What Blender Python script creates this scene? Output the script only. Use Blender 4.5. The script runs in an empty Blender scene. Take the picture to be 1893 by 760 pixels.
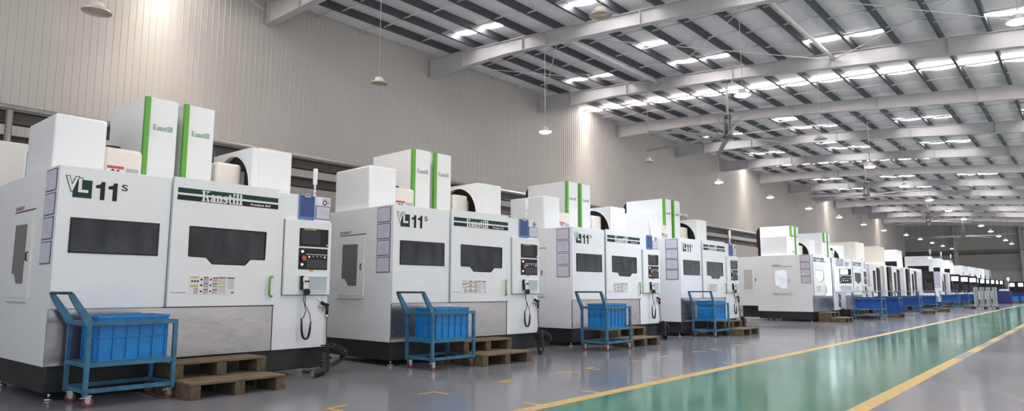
import bpy, bmesh, math, random
from mathutils import Vector, Matrix
random.seed(7)
S = bpy.context.scene
COL = S.collection
PI = math.pi

# ------------------------------------------------------------------ materials
def mat(name, col, rough=0.5, metal=0.0, spec=0.5, noise=0.0, nscale=6.0, emit=None, estr=0.0,
        rnoise=0.0, bump=0.0, bscale=40.0, coat=0.0, stretch=None):
    m = bpy.data.materials.new(name); m.use_nodes = True
    nt = m.node_tree; b = nt.nodes['Principled BSDF']
    b.inputs['Base Color'].default_value = (*col, 1)
    b.inputs['Roughness'].default_value = rough
    b.inputs['Metallic'].default_value = metal
    b.inputs['Specular IOR Level'].default_value = spec
    if coat: b.inputs['Coat Weight'].default_value = coat; b.inputs['Coat Roughness'].default_value = 0.08
    if emit:
        b.inputs['Emission Color'].default_value = (*emit, 1); b.inputs['Emission Strength'].default_value = estr
    if noise or rnoise or bump:
        tc = nt.nodes.new('ShaderNodeTexCoord'); mp = nt.nodes.new('ShaderNodeMapping')
        nt.links.new(tc.outputs['Object'], mp.inputs['Vector'])
        if stretch: mp.inputs['Scale'].default_value = stretch
        n = nt.nodes.new('ShaderNodeTexNoise'); n.inputs['Scale'].default_value = nscale; n.inputs['Detail'].default_value = 2
        nt.links.new(mp.outputs['Vector'], n.inputs['Vector'])
        if noise:
            r = nt.nodes.new('ShaderNodeMapRange'); r.inputs['From Min'].default_value = .3; r.inputs['From Max'].default_value = .7
            r.inputs['To Min'].default_value = 1 - noise; r.inputs['To Max'].default_value = 1 + noise
            nt.links.new(n.outputs['Fac'], r.inputs['Value'])
            mx = nt.nodes.new('ShaderNodeMix'); mx.data_type = 'RGBA'; mx.blend_type = 'MULTIPLY'
            mx.inputs['Factor'].default_value = 1; mx.inputs[6].default_value = (*col, 1)
            nt.links.new(r.outputs['Result'], mx.inputs[7]); nt.links.new(mx.outputs[2], b.inputs['Base Color'])
        if rnoise:
            r2 = nt.nodes.new('ShaderNodeMapRange'); r2.inputs['From Min'].default_value = .2; r2.inputs['From Max'].default_value = .8
            r2.inputs['To Min'].default_value = max(.02, rough - rnoise); r2.inputs['To Max'].default_value = min(1, rough + rnoise)
            nt.links.new(n.outputs['Fac'], r2.inputs['Value']); nt.links.new(r2.outputs['Result'], b.inputs['Roughness'])
        if bump:
            n2 = nt.nodes.new('ShaderNodeTexNoise'); n2.inputs['Scale'].default_value = bscale; n2.inputs['Detail'].default_value = 4
            nt.links.new(mp.outputs['Vector'], n2.inputs['Vector'])
            bp = nt.nodes.new('ShaderNodeBump'); bp.inputs['Strength'].default_value = bump; bp.inputs['Distance'].default_value = .02
            nt.links.new(n2.outputs['Fac'], bp.inputs['Height']); nt.links.new(bp.outputs['Normal'], b.inputs['Normal'])
    return m

M = dict(
    floor=mat('grey_epoxy', (.205, .207, .228), .14, noise=.035, nscale=.35, rnoise=.05, spec=.12),
    green=mat('green_epoxy', (.027, .18, .105), .13, noise=.05, nscale=.4, rnoise=.04, spec=.09),
    yellow=mat('yellow_line_paint', (.52, .325, .048), .4, noise=.12, nscale=9),
    worn=mat('worn_line', (.20, .21, .19), .4, noise=.15, nscale=9),
    wall=mat('wall_cladding', (.43, .415, .40), .55, noise=.025, nscale=.8),
    farwall=mat('far_wall_cladding', (.37, .365, .345), .6, noise=.04, nscale=.8),
    darkband=mat('far_wall_band', (.28, .275, .27), .6),
    ceil=mat('ceiling_sheet', (.91, .885, .93), .5, noise=.02, nscale=1.2),
    beam=mat('beam_paint', (.50, .49, .51), .45, noise=.04, nscale=2),
    purlin=mat('purlin_shaded', (.055, .06, .072), .5),  # shadow under the roof is put into this dark grey
    rod=mat('sag_rod_paint', (.72, .71, .72), .4),
    sky_warm=mat('skylight_warm', (.9, .88, .85), .4, emit=(1, .91, .82), estr=20),
    sky_cool=mat('skylight_white', (.9, .9, .9), .4, emit=(1, .97, .92), estr=19),
    white=mat('white_enamel', (.83, .85, .87), .35, noise=.015, nscale=2, spec=.5),
    offwhite=mat('offwhite_enamel', (.80, .79, .765), .35, noise=.015, nscale=2),
    cream=mat('cream_enamel', (.80, .755, .70), .38),
    beige=mat('beige_enamel', (.66, .61, .53), .4),
    dark=mat('black_plinth', (.019, .019, .021), .5, noise=.2, nscale=4),
    black=mat('black_plastic', (.012, .012, .013), .4, spec=.3),
    rubber=mat('black_rubber', (.02, .02, .021), .5),
    seam=mat('dark_gap', (.06, .062, .066), .7),
    glass=mat('dark_glass', (.030, .032, .034), .12, noise=.6, nscale=2.4, rnoise=.05, spec=.32, stretch=(1.6, 1, .7)),  # streaky tone stands in for reflections, along with coolant splashes
    sideglass=mat('grey_glass', (.15, .155, .15), .2, spec=.4),
    steel=mat('stainless', (.40, .37, .365), .27, metal=.85, noise=.06, nscale=1.3, rnoise=.08, stretch=(1, 1, 1.3), bump=.5, bscale=1.6),
    steeldk=mat('grey_sheet', (.24, .235, .25), .38, metal=.4),
    green_trim=mat('lime_trim', (.12, .40, .045), .35),
    decal_green=mat('decal_green', (.008, .045, .036), .45, spec=.3),
    decal_black=mat('decal_black', (.012, .013, .016), .45, spec=.3),
    decal_white=mat('decal_white', (.80, .80, .81), .4),
    lettergreen=mat('letter_green', (.16, .27, .18), .45),
    letterred=mat('letter_red', (.42, .20, .19), .5),
    handle=mat('green_handle', (.16, .36, .07), .35),
    purple=mat('violet_sleeve_edge', (.115, .10, .23), .45),
    paper=mat('paper', (.60, .585, .68), .55, noise=.05, nscale=8),
    print_=mat('paper_print', (.36, .35, .43), .6),
    blue=mat('blue_holder', (.035, .075, .235), .45),
    bluelt=mat('blue_holder_frame', (.10, .21, .48), .45),
    screen=mat('screen', (.03, .029, .033), .15, spec=.35, noise=.2, nscale=5),
    screenlit=mat('screen_lit', (.5, .5, .5), .3, emit=(.86, .92, 1), estr=1.6),
    key=mat('key_grey', (.12, .12, .14), .5), keyw=mat('key_white', (.8, .8, .8), .4, emit=(1, 1, 1), estr=.3),
    estop=mat('emergency_red', (.45, .09, .04), .35), amber=mat('amber', (.55, .36, .06), .4),
    red=mat('label_red', (.50, .07, .08), .5), lblyellow=mat('label_yellow', (.60, .56, .16), .5), lblgrey=mat('label_grey', (.46, .46, .48), .5),
    niche=mat('niche_grey', (.44, .52, .54), .4),
    chrome=mat('chrome', (.75, .75, .77), .2, metal=.95),
    lampwhite=mat('signal_lens', (.85, .86, .9), .2),
    wood=mat('pallet_wood', (.17, .125, .075), .8, noise=.35, nscale=7, stretch=(1, 6, 6), bump=.3, bscale=30),
    wood2=mat('pallet_block', (.12, .09, .052), .85, noise=.3, nscale=9),
    cart=mat('cart_blue_paint', (.042, .165, .27), .45, noise=.28, nscale=9),
    carthandle=mat('worn_grip', (.035, .045, .055), .45),
    cartpale=mat('pale_grip', (.5, .49, .46), .4),
    crate=mat('crate_blue', (.012, .235, .60), .38, noise=.09, nscale=5),
    cratedk=mat('crate_deep_blue', (.010, .085, .36), .4, noise=.1, nscale=5),
    wheel=mat('castor_red', (.20, .06, .045), .5),
    zinc=mat('zinc', (.5, .5, .5), .35, metal=.8),
    rail=mat('rail_brown', (.075, .068, .064), .55), railpipe=mat('rail_pipe', (.26, .255, .25), .4, metal=.3),
    lampshade=mat('lamp_shade', (.55, .52, .47), .4), lampinner=mat('lamp_unlit', (.42, .39, .33), .3, metal=.3),
    lamplit=mat('lamp_lit', (1, 1, 1), .3, emit=(.93, .95, 1), estr=9),
    fanmetal=mat('fan_grey', (.40, .40, .40), .4, metal=.3), fandark=mat('fan_motor', (.12, .12, .125), .45),
    cast=mat('cast_aluminium', (.50, .53, .53), .38, metal=.6, noise=.12, nscale=14), castdk=mat('cast_hollow', (.07, .08, .085), .6),
    glowgreen=mat('signal_green', (.5, 1, .8), .3, emit=(.65, 1, .85), estr=4), glowred=mat('signal_red', (1, .3, .25), .3, emit=(1, .35, .3), estr=2.5),
    worklight=mat('work_light', (1, 1, 1), .3, emit=(.86, .9, 1), estr=1.0),
    litglass=mat('lit_glass', (.5, .52, .56), .15, noise=.3, nscale=3, emit=(.82, .87, 1), estr=.32),  # glow of the lit machine interior is put into the glass itself
    navy=mat('navy_paint', (.018, .028, .13), .45),
)

# ------------------------------------------------------------------ mesh builder
class MB:
    def __init__(s): s.bm = bmesh.new(); s.mats = []
    def mi(s, m):
        m = M[m]
        if m not in s.mats: s.mats.append(m)
        return s.mats.index(m)
    def faces(s, fs, m, smooth=False):
        i = s.mi(m)
        for f in fs: f.material_index = i; f.smooth = smooth
    def box(s, x0, y0, z0, x1, y1, z1, m, bev=0.0, seg=2):
        v = [s.bm.verts.new(p) for p in ((x0,y0,z0),(x1,y0,z0),(x1,y1,z0),(x0,y1,z0),(x0,y0,z1),(x1,y0,z1),(x1,y1,z1),(x0,y1,z1))]
        fs = [s.bm.faces.new([v[i] for i in q]) for q in ((3,2,1,0),(4,5,6,7),(0,1,5,4),(1,2,6,5),(2,3,7,6),(3,0,4,7))]
        s.faces(fs, m)
        if bev:
            es = list({e for f in fs for e in f.edges})
            r = bmesh.ops.bevel(s.bm, geom=es, offset=bev, segments=seg, affect='EDGES', profile=.5)
            s.faces(r['faces'], m, True)
        return s
    def prism(s, pts, axis, a0, a1, m):
        def P(p, a):
            return (a, p[0], p[1]) if axis == 0 else ((p[0], a, p[1]) if axis == 1 else (p[0], p[1], a))
        A = [s.bm.verts.new(P(p, a0)) for p in pts]; B = [s.bm.verts.new(P(p, a1)) for p in pts]
        n = len(pts); fs = [s.bm.faces.new(A), s.bm.faces.new(B[::-1])]
        for i in range(n): fs.append(s.bm.faces.new([A[i], B[i], B[(i+1) % n], A[(i+1) % n]]))
        s.faces(fs, m); bmesh.ops.recalc_face_normals(s.bm, faces=fs)
        return s
    def tube(s, path, r, m, seg=8, caps=True, flat=False):
        path = [Vector(p) for p in path]; rings = []
        rs = r if isinstance(r, (list, tuple)) else [r]*len(path)
        up = None
        for i, p in enumerate(path):
            t = (path[min(i+1, len(path)-1)] - path[max(i-1, 0)]).normalized()
            if up is None:
                up = Vector((0,0,1)) if abs(t.z) < .9 else Vector((1,0,0))
            u = t.cross(up)
            if u.length < 1e-4: u = t.cross(Vector((0,1,0)))
            u.normalize(); w = u.cross(t).normalized(); up = w
            rings.append([s.bm.verts.new(p + (u*math.cos(2*PI*(k+.5)/seg) + w*math.sin(2*PI*(k+.5)/seg))*rs[i]) for k in range(seg)])
        fs = []
        for a, b in zip(rings, rings[1:]):
            for k in range(seg): fs.append(s.bm.faces.new([a[k], a[(k+1)%seg], b[(k+1)%seg], b[k]]))
        s.faces(fs, m, not flat)
        if caps: s.faces([s.bm.faces.new(rings[0][::-1]), s.bm.faces.new(rings[-1])], m)
        return s
    def cyl(s, c, axis, h, r, m, seg=20, r2=None):
        d = Vector((axis == 0, axis == 1, axis == 2)); c = Vector(c)
        return s.tube([c, c + d*h], [r, r if r2 is None else r2], m, seg)
    def lathe(s, prof, c, m, seg=24):
        rings = [[s.bm.verts.new((c[0]+r*math.cos(2*PI*k/seg), c[1]+r*math.sin(2*PI*k/seg), c[2]+z)) for k in range(seg)] for r, z in prof]
        fs = []
        for a, b in zip(rings, rings[1:]):
            for k in range(seg): fs.append(s.bm.faces.new([a[k], a[(k+1)%seg], b[(k+1)%seg], b[k]]))
        s.faces(fs, m, True); return s
    def disc(s, c, r, m, seg=24):
        f = s.bm.faces.new([s.bm.verts.new((c[0]+r*math.cos(2*PI*k/seg), c[1]+r*math.sin(2*PI*k/seg), c[2])) for k in range(seg)][::-1])
        s.faces([f], m); return s
    def raw(s, verts, polys, m):
        v = [s.bm.verts.new(p) for p in verts]; fs = []
        for q in polys:
            try: fs.append(s.bm.faces.new([v[i] for i in q]))
            except ValueError: pass
        s.faces(fs, m); return s
    def build(s, name, parent=None, loc=None, rz=None):
        me = bpy.data.meshes.new(name); s.bm.to_mesh(me); s.bm.free()
        for m in s.mats: me.materials.append(m)
        o = bpy.data.objects.new(name, me); COL.objects.link(o)
        if parent: o.parent = parent
        if loc: o.location = loc
        if rz: o.rotation_euler[2] = rz
        return o

def thing(name, label=None, cat=None, loc=(0,0,0), rz=0, group=None):
    o = bpy.data.objects.new(name, None); COL.objects.link(o); o.empty_display_size = .2
    o.location = loc; o.rotation_euler[2] = rz
    return tag(o, label, cat, group)
def tag(o, label=None, cat=None, group=None, kind=None):
    for k, v in (('label', label), ('category', cat), ('group', group), ('kind', kind)):
        if v: o[k] = v
    return o
def struct(o, label=None, cat=None): return tag(o, label, cat, None, 'structure')
def copy_tree(o, parent=None):
    c = o.copy(); COL.objects.link(c)
    if parent: c.parent = parent
    for ch in list(o.children): copy_tree(ch, c)
    return c
def child(o, base):
    for c in o.children:
        if c.name.split('.')[0] == base: return c

# ------------------------------------------------------------------ lettering
_tc = {}
def text_geo(txt, bold=0.0):
    k = (txt, bold)
    if k not in _tc:
        cu = bpy.data.curves.new('lettering', 'FONT'); cu.body = txt; cu.size = 1; cu.offset = bold; cu.resolution_u = 3
        ob = bpy.data.objects.new('lettering', cu); COL.objects.link(ob)
        bpy.context.view_layer.update()
        me = ob.evaluated_get(bpy.context.evaluated_depsgraph_get()).to_mesh()
        vs = [(v.co.x, v.co.y) for v in me.vertices]; ps = [tuple(p.vertices) for p in me.polygons]
        ob.to_mesh_clear(); bpy.data.objects.remove(ob); bpy.data.curves.remove(cu)
        _tc[k] = (vs, ps)
    return _tc[k]
def put_text(mb, txt, x0, z0, x1, z1, y, m, bold=0.0):
    """text on a plane facing -y, filling the given rectangle"""
    vs, ps = text_geo(txt, bold)
    ax, bx = min(v[0] for v in vs), max(v[0] for v in vs); az, bz = min(v[1] for v in vs), max(v[1] for v in vs)
    mb.raw([(x0+(a-ax)/(bx-ax)*(x1-x0), y, z0+(b-az)/(bz-az)*(z1-z0)) for a, b in vs], ps, m)
def put_text_side(mb, txt, y0, z0, y1, z1, x, m, bold=0.0):
    """text on a plane facing -x, reading from y0 (large) to y1 (small)"""
    vs, ps = text_geo(txt, bold)
    ax, bx = min(v[0] for v in vs), max(v[0] for v in vs); az, bz = min(v[1] for v in vs), max(v[1] for v in vs)
    mb.raw([(x, y0+(a-ax)/(bx-ax)*(y1-y0), z0+(b-az)/(bz-az)*(z1-z0)) for a, b in vs], ps, m)
def R(x0, z0, x1, z1): return [(x0,z0),(x1,z0),(x1,z1),(x0,z1)]
SLAB = {   # heavy slab lettering on a 10-high grid: polygons, advance
    'K': ([R(0,0,4.6,1), R(1,1,3.6,9), R(0,9,4.6,10), [(3.6,4.6),(4.6,5.8),(8.2,9),(6.6,9)], [(3.9,5.6),(6.6,1),(9.4,1),(5.4,6.4)], R(5.6,9,9.2,10), R(5.6,0,9.8,1)], 10.2),
    'a': ([R(3.6,0,6.2,5.8), R(1,5.8,5.4,6.8), R(.4,4.6,2.2,6), R(.6,.2,2.9,3.2), R(1.6,3.2,3.6,3.9), R(1.6,0,3.6,.9), R(6.2,0,7,1)], 7.3),
    'n': ([R(0,0,4,1), R(.6,1,3.2,5.8), R(0,5.8,3.2,6.8), R(3.2,5.6,6,6.8), R(4.6,1,7.2,6), R(4.2,0,8,1)], 8.3),
    's': ([R(.4,3.2,2.9,6.2), R(1.2,5.9,4.6,6.8), R(4,4.7,5.2,6.8), R(1.6,3,5,4.2), R(3,.6,5.6,3.6), R(1,0,4.6,.9), R(.3,0,1.5,2.2)], 6),
    't': ([R(1,.8,3.5,8.8), R(0,5.8,5.2,6.8), R(2,0,5,1)], 5.4),
    'i': ([R(0,0,4.2,1), R(.8,1,3.4,5.8), R(0,5.8,3.4,6.8), R(.8,7.7,3.4,10)], 4.4),
    'l': ([R(0,0,4.2,1), R(.8,1,3.4,9), R(0,9,3.4,10)], 4.4),
}
def put_slab(mb, txt, x0, z0, x1, z1, y, m):
    tot = sum(SLAB[c][1] for c in txt); k = (x1-x0)/tot; kz = (z1-z0)/10; u = 0; n = 0
    for c in txt:
        for p in SLAB[c][0]:
            mb.raw([(x0+(u+a)*k, y - .0001*n, z0+b*kz) for a, b in p], [list(range(len(p)))], m); n = (n+1) % 5
        u += SLAB[c][1]

# ------------------------------------------------------------------ camera
H = 1.2
YAW, PITCH, ROLL, F = .7081, .1250, .0013, 1240.65
cy, sy, cp, sp = math.cos(YAW), math.sin(YAW), math.cos(PITCH), math.sin(PITCH)
fw = Vector((cy*cp, sy*cp, sp)); rt = Vector((sy, -cy, 0)); upv = rt.cross(fw)
r2 = rt*math.cos(ROLL) + upv*math.sin(ROLL); u2 = -rt*math.sin(ROLL) + upv*math.cos(ROLL)
cd = bpy.data.cameras.new('camera'); cam = bpy.data.objects.new('camera', cd); COL.objects.link(cam)
cd.sensor_width = 36; cd.lens = F*36/1893; cd.clip_end = 400
mw = Matrix((r2, u2, -fw)).transposed().to_4x4(); mw.translation = (0, 0, H); cam.matrix_world = mw
S.camera = cam

# ------------------------------------------------------------------ setting
WY, XF, XB, YR = 16.55, 92.0, -7.0, -7.0
BX = [9.018 + 6*i for i in range(-2, 14)]               # rafter positions
def roof_z(y):
    d = 16.6 - y
    return 9.0 - .052*d - .0013*d*d                     # underside of the purlins
def depth_of(y):
    T = [(-15,.8),(-6,.68),(1,.48),(5,.45),(8,.39),(13,.42),(16.6,.65)]
    for (a, p), (b, q) in zip(T, T[1:]):
        if a <= y <= b: return p + (q-p)*(y-a)/(b-a)
    return .65

# floor with its painted lanes (one surface, several paints)
def build_floor():
    mb = MB()
    lanes = [(YR, 1.795, 'floor'), (1.795, 1.965, None), (1.965, 4.33, 'green'), (4.33, 4.50, 'yellow'), (4.50, 17.2, 'floor')]
    for y0, y1, m in lanes:
        if m:
            mb.raw([(XB,y0,0),(XF+.3,y0,0),(XF+.3,y1,0),(XB,y1,0)], [(0,1,2,3)], m)
        else:
            xs = [(XB,14.3,'yellow'),(14.3,16.1,'worn'),(16.1,17.75,'yellow'),(17.75,19.55,'worn'),(19.55,21.4,'yellow'),(21.4,23.4,'worn'),(23.4,25.4,'yellow'),
                  (25.4,27.3,'worn'),(27.3,33.3,'yellow'),(33.3,35,'worn'),(35,XF+.3,'yellow')]
            for a, b, mm in xs: mb.raw([(a,y0,0),(b,y0,0),(b,y1,0),(a,y1,0)], [(0,1,2,3)], mm)
    mb.box(XB, YR, -.2, XF+.3, 17.2, -.002, 'floor')
    struct(mb.build('floor'), 'grey epoxy factory floor with a green aisle between yellow lines', 'floor')
build_floor()

# painted parking corners along the machine row
def corner_mark(x, y, dx, dy, lx=.27, ly=.27):
    w = .05
    pts = [(0,0),(lx*dx,0),(lx*dx,-w*(-dy)),(w*dx,w*dy),(w*dx,ly*dy),(0,ly*dy)]
    pts = [(x+a, y+b) for a, b in pts]
    mb = MB(); mb.prism(pts, 2, 0.0, .0015, 'yellow'); return mb.build('floor_marking')
marks = []
for x0, x1 in ((2.2, 3.72), (4.1, 5.62), (6.75, 8.25), (8.74, 10.36), (11.15, 12.7), (13.2, 14.8), (15.4, 17.0), (17.6, 19.2)):
    marks += [corner_mark(x0, 6.03, 1, -1), corner_mark(x1, 6.03, -1, -1)]
for k, x in enumerate((5.7, 6.82, 8.44, 8.98, 10.9, 12.9, 15.2)):
    mb = MB(); mb.box(x-.025, 4.5, 0, x+.025, 4.74, .0015, 'yellow'); marks.append(mb.build('floor_marking'))
for o in marks: tag(o, None, None, 'yellow corner marks on the grey floor', 'structure')

# ribbed left wall
def build_wall():
    mb = MB(); xs = []; x = XB; step = .15
    prof = []
    while x < XF:
        prof += [(x, 0), (x+step-.026, 0), (x+step-.019, -.008), (x+step-.007, -.008)]; x += step
    prof.append((XF, 0))
    v = [(a, WY+b, 0) for a, b in prof] + [(a, WY+b, 9.4) for a, b in prof]
    n = len(prof)
    mb.raw(v, [(i, i+1, n+i+1, n+i) for i in range(n-1)], 'wall')
    mb.box(XB, WY+.02, 0, XF, WY+.2, 9.4, 'wall')
    struct(mb.build('wall_left'), 'tall pale wall of upright ribbed metal cladding', 'wall')
build_wall()

def build_far_wall():
    mb = MB()
    mb.box(XF, YR, 0, XF+.2, WY+.2, 10.0, 'farwall')
    struct(mb.build('wall_far'), 'dim grey end wall of the hall with horizontal bands', 'wall')
    mb = MB(); mb.box(XF-.02, YR, 3.3, XF-.001, WY-.02, 5.1, 'darkband'); struct(mb.build('trim_1'), 'darker horizontal band across the end wall', 'trim')
    mb = MB(); mb.box(XF-.25, YR, 5.2, XF-.021, WY-.02, 5.45, 'rail'); mb.tube([(XF-.2, YR, 5.62), (XF-.2, WY-.02, 5.62)], .09, 'railpipe'); struct(mb.build('trim_2'), 'long rail with a pipe across the end wall', 'trim')
    mb = MB(); mb.box(XF-.12, YR, 7.35, XF-.001, WY-.02, 7.5, 'beam'); struct(mb.build('trim_3'), 'pale girt high on the end wall', 'trim')
    for y in (11.4, 5.3, -.8):
        mb = MB()
        for a, b in ((-.2,-.17),(.17,.2)): mb.box(XF-.45, y+a, 0, XF-.022, y+b, 9.2, 'beam')
        mb.box(XF-.26, y-.17, 0, XF-.24, y+.17, 9.2, 'beam')
        for z in (5.1, 7.6): mb.box(XF-.5, y-.25, z, XF-.022, y+.25, z+.06, 'beam')
        struct(mb.build('wall_column'), 'steel column standing against the end wall', 'column')
build_far_wall()

# open right side: posts, header and plinth of the glazed side
def build_right():
    mb = MB(); mb.box(XB, YR-.2, 6.2, XF, YR, 8.0, 'farwall')
    x = XB
    while x < XF: mb.box(x, YR-.25, 0, x+.3, YR+.02, 6.2, 'beam'); x += 6
    struct(mb.build('wall_right'), 'open glazed side wall with posts', 'wall')
build_right()

mb = MB(); mb.box(XB-.2, 11.5, 0, XB, WY+.2, 9.4, 'wall'); struct(mb.build('wall_back_shade'), 'unseen piece of pale back wall, added to shade the first machine', 'wall')  # unseen wall piece added to darken the first machine's side
PY = [15.4 - 1.07*k for k in range(21)]
def build_ceiling():
    mb = MB(); ys = [16.6]
    edges = [16.6] + PY + [YR]
    pts = []
    for a, b in zip(edges, edges[1:]):
        for k in range(6):
            t = k/6; y = a+(b-a)*t
            pts.append((y, roof_z(y)+.22-.06*math.sin(PI*t)*(.6 if abs(a-b) < .5 else 1)))
    pts.append((YR, roof_z(YR)+.22))
    v = []; n = len(pts)
    for y, z in pts: v += [(XB, y, z), (XF+.2, y, z)]
    mb.raw(v, [(2*i, 2*i+1, 2*i+3, 2*i+2) for i in range(n-1)], 'ceil')
    for f in mb.bm.faces: f.smooth = True
    # upper skin of the roof
    vv = []
    for y, z in pts: vv += [(XB, y, roof_z(y)+.32), (XF+.2, y, roof_z(y)+.32)]
    mb.raw(vv, [(2*i, 2*i+2, 2*i+3, 2*i+1) for i in range(n-1)], 'ceil')
    struct(mb.build('ceiling'), 'grey sheeted roof sagging softly between dark purlins', 'ceiling')
build_ceiling()

for k, y in enumerate(PY):
    mb = MB(); z = roof_z(y)
    mb.box(XB, y-.035, z, XF, y-.020, z+.21, 'purlin'); mb.box(XB, y-.02, z, XF, y+.04, z+.018, 'purlin'); mb.box(XB, y-.02, z+.19, XF, y+.04, z+.208, 'purlin')
    mb.box(XB, y+.03, z+.018, XF, y+.04, z+.05, 'purlin')
    tag(mb.build('purlin'), 'dark steel purlin running the length of the roof', 'purlin', 'dark purlins under the roof sheets', 'structure')

def build_rafter(x):
    ys = [16.5, 15.5, 14.5, 13, 11, 9, 7, 5, 3, 1, -1, -4, YR]
    mb = MB(); tw, fl = .008, .11
    top = [(y, roof_z(y)-.001) for y in ys]; bot = [(y, roof_z(y)-depth_of(y)) for y in ys]
    def ribbon(pa, pb, x0, x1):
        n = len(pa); v = []
        for (a, c), (b, d) in zip(pa, pb): v += [(x0,a,c),(x1,a,c),(x1,b,d),(x0,b,d)]
        q = []
        for i in range(n-1):
            o, p = 4*i, 4*i+4
            for j in range(4): q.append((o+j, o+(j+1)%4, p+(j+1)%4, p+j))
        q += [(0,3,2,1), tuple(4*(n-1)+j for j in range(4))]
        mb.raw(v, q, 'beam')
    off = lambda L, d: [(y, z+d) for y, z in L]
    ribbon(off(top,-.014), off(bot,.014), x-tw, x+tw)
    ribbon(top, off(top,-.014), x-fl, x+fl); ribbon(off(bot,.014), bot, x-fl, x+fl)
    for y in (16.42, 14.9, 12.4, 11.5, 8.4, 5.4, 2.4):    # stiffeners, splice plates
        mb.box(x-fl+.01, y-.007, roof_z(y)-depth_of(y)+.014, x-tw, y+.007, roof_z(y)-.015, 'beam')
    bmesh.ops.recalc_face_normals(mb.bm, faces=mb.bm.faces[:])
    return mb.build('roof_beam')
for i, x in enumerate(BX):
    tag(build_rafter(x), 'pale grey steel roof beam sloping down from the ribbed wall', 'beam', 'roof beams across the hall', 'structure')

for i, bx in enumerate(BX[:-1]):
    for q in (1, 2, 3):
        mb = MB(); x = bx + 1.5*q
        e = [16.4] + PY
        for k, (a, b) in enumerate(zip(e, e[1:])):
            dx = .07 if k % 2 else -.07
            if b < -6: break
            mb.tube([(x+dx, a-.03, roof_z(a)+.03), (x+dx, b+.03, roof_z(b)+.09)], .026, 'rod', 6)
        tag(mb.build('sag_rod'), 'row of thin white sag rods between purlins', 'rod', 'white sag rods under the roof', 'structure')

# bracing in the bay between the second and third visible beam
mb = MB()
x0, x1 = 15.03, 21.0
struts = [(11.1, 8.38), (5.3, 7.98)]
for y, z in struts:
    mb = MB(); z = roof_z(y) - .16; mb.tube([(x0, y, z), (x1, y, z)], .055, 'rod', 10)
    tag(mb.build('tie_strut'), 'pale steel tube strut spanning two roof beams', 'strut', 'tube struts between roof beams', 'structure')
for ya, yb in ((11.1, 5.3), (5.3, 11.1), (5.3, -.5), (-.5, 5.3), (16.3, 11.1), (11.1, 16.3)):
    mb = MB(); mb.tube([(x0, ya, roof_z(ya)-.2), (x1, yb, roof_z(yb)-.2)], .012, 'rod', 6)
    tag(mb.build('brace_rod'), 'thin diagonal brace rod under the roof', 'rod', 'thin brace rods under the roof', 'structure')

# skylights
STRIP = [6.3, 24.3, 42.3, 60.3, 78.3]
for sx in STRIP:
    mb = MB(); e = [16.5] + [y for y in PY if y > -6.5]
    for a, b in zip(e, e[1:]):
        n = 5
        for k in range(n):
            ya, yb = a-.05+(b-a+.1)*k/n, a-.05+(b-a+.1)*(k+1)/n
            za, zb = [roof_z(y)+.13-.05*math.sin(PI*t) for y, t in ((ya, k/n), (yb, (k+1)/n))]
            mb.raw([(sx-.15,ya,za),(sx+.15,ya,za),(sx+.15,yb,zb),(sx-.15,yb,zb)], [(0,1,2,3)], 'sky_warm')
    tag(mb.build('skylight_strip'), 'long bright skylight strip crossing the roof', 'skylight', 'skylight strips across the roof', 'structure')
def skylight(x, k0, w=.09, n=2):
    mb = MB()
    for k in range(k0, k0+n):
        a, b = PY[k]-.06, PY[k+1]+.06
        for j in range(4):
            ya, yb = a+(b-a)*j/4, a+(b-a)*(j+1)/4
            za, zb = [roof_z(y)+.195-.06*math.sin(PI*(PY[k]-y)/1.07) for y in (ya, yb)]
            mb.raw([(x-w,ya,za),(x+w,ya,za),(x+w,yb,zb),(x-w,yb,zb)], [(0,1,2,3)], 'sky_cool')
    tag(mb.build('skylight'), 'short bright skylight between two purlins', 'skylight', 'short skylights in the roof', 'structure')
for i in range(14):
    c = BX[0] + 3 + 6*i
    if min(abs(c - s) for s in STRIP) < 1: continue
    if c > 90: break
    for k0 in (1, 5, 9, 13): skylight(c+2.1, k0)
    skylight(c-.05, 5, n=1)

# ------------------------------------------------------------------ lamps and fans
def make_lamp(lit):
    t = thing('pendant_lamp')
    mb = MB(); mb.lathe([(.19,0),(.185,.012),(.15,.035),(.105,.055),(.095,.065),(.095,.12),(.065,.145),(.012,.15)], (0,0,0), 'lampshade'); mb.lathe([(.188,.002),(.182,.012),(.147,.033),(.1,.054)], (0,0,0), 'lampinner')
    mb.build('lamp_shade', t)
    mb = MB(); lm = 'lamplit' if lit else 'lampinner'; c = .0 if lit else .06
    mb.lathe([(.178,.012),(.165,-.012+c*.8),(.12,-.035+c),(.06,-.046+c),(.001,-.05+c)], (0,0,0), lm); mb.build('lens', t)
    return t
lampL, lampU = make_lamp(True), make_lamp(False)
used = {True: False, False: False}
def place_lamp(x, y, z, lit, label):
    src = lampL if lit else lampU
    t = copy_tree(src) if used[lit] else src; used[lit] = True
    t.location = (x, y, z)
    mb = MB(); mb.tube([(0,0,.14),(0,0,roof_z(y)-depth_of(y)-z)], .008, 'rod', 6); mb.build('cord', t)
    tag(t, label, 'lamp', 'high bay lamps hanging from the roof')
ordn = ['first','second','third','fourth','fifth','sixth','seventh','eighth','ninth','tenth','eleventh','twelfth','thirteenth','fourteenth','fifteenth','sixteenth']
place_lamp(BX[1], 10.19, 5.02, False, 'unlit beige high bay lamp high on the wall above the first machine')
wall_on = [False, True, False] + [True]*12
for i in range(14):
    x = BX[2] + 6*i
    if x > 88: break
    place_lamp(x, 11.6 if i < 9 else 11.2, 5.72, wall_on[i], f'{"lit" if wall_on[i] else "unlit"} high bay lamp, {ordn[i+1]} in the row along the ribbed wall')
aisle_on = [False, True, False] + [True]*12
for i in range(13):
    x = BX[2] + 6*i
    place_lamp(x, 5.8 if i < 8 else 5.5, 5.70, aisle_on[i], f'{"lit white" if aisle_on[i] else "unlit"} high bay lamp, {ordn[i]} in the row above the aisle')
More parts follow.
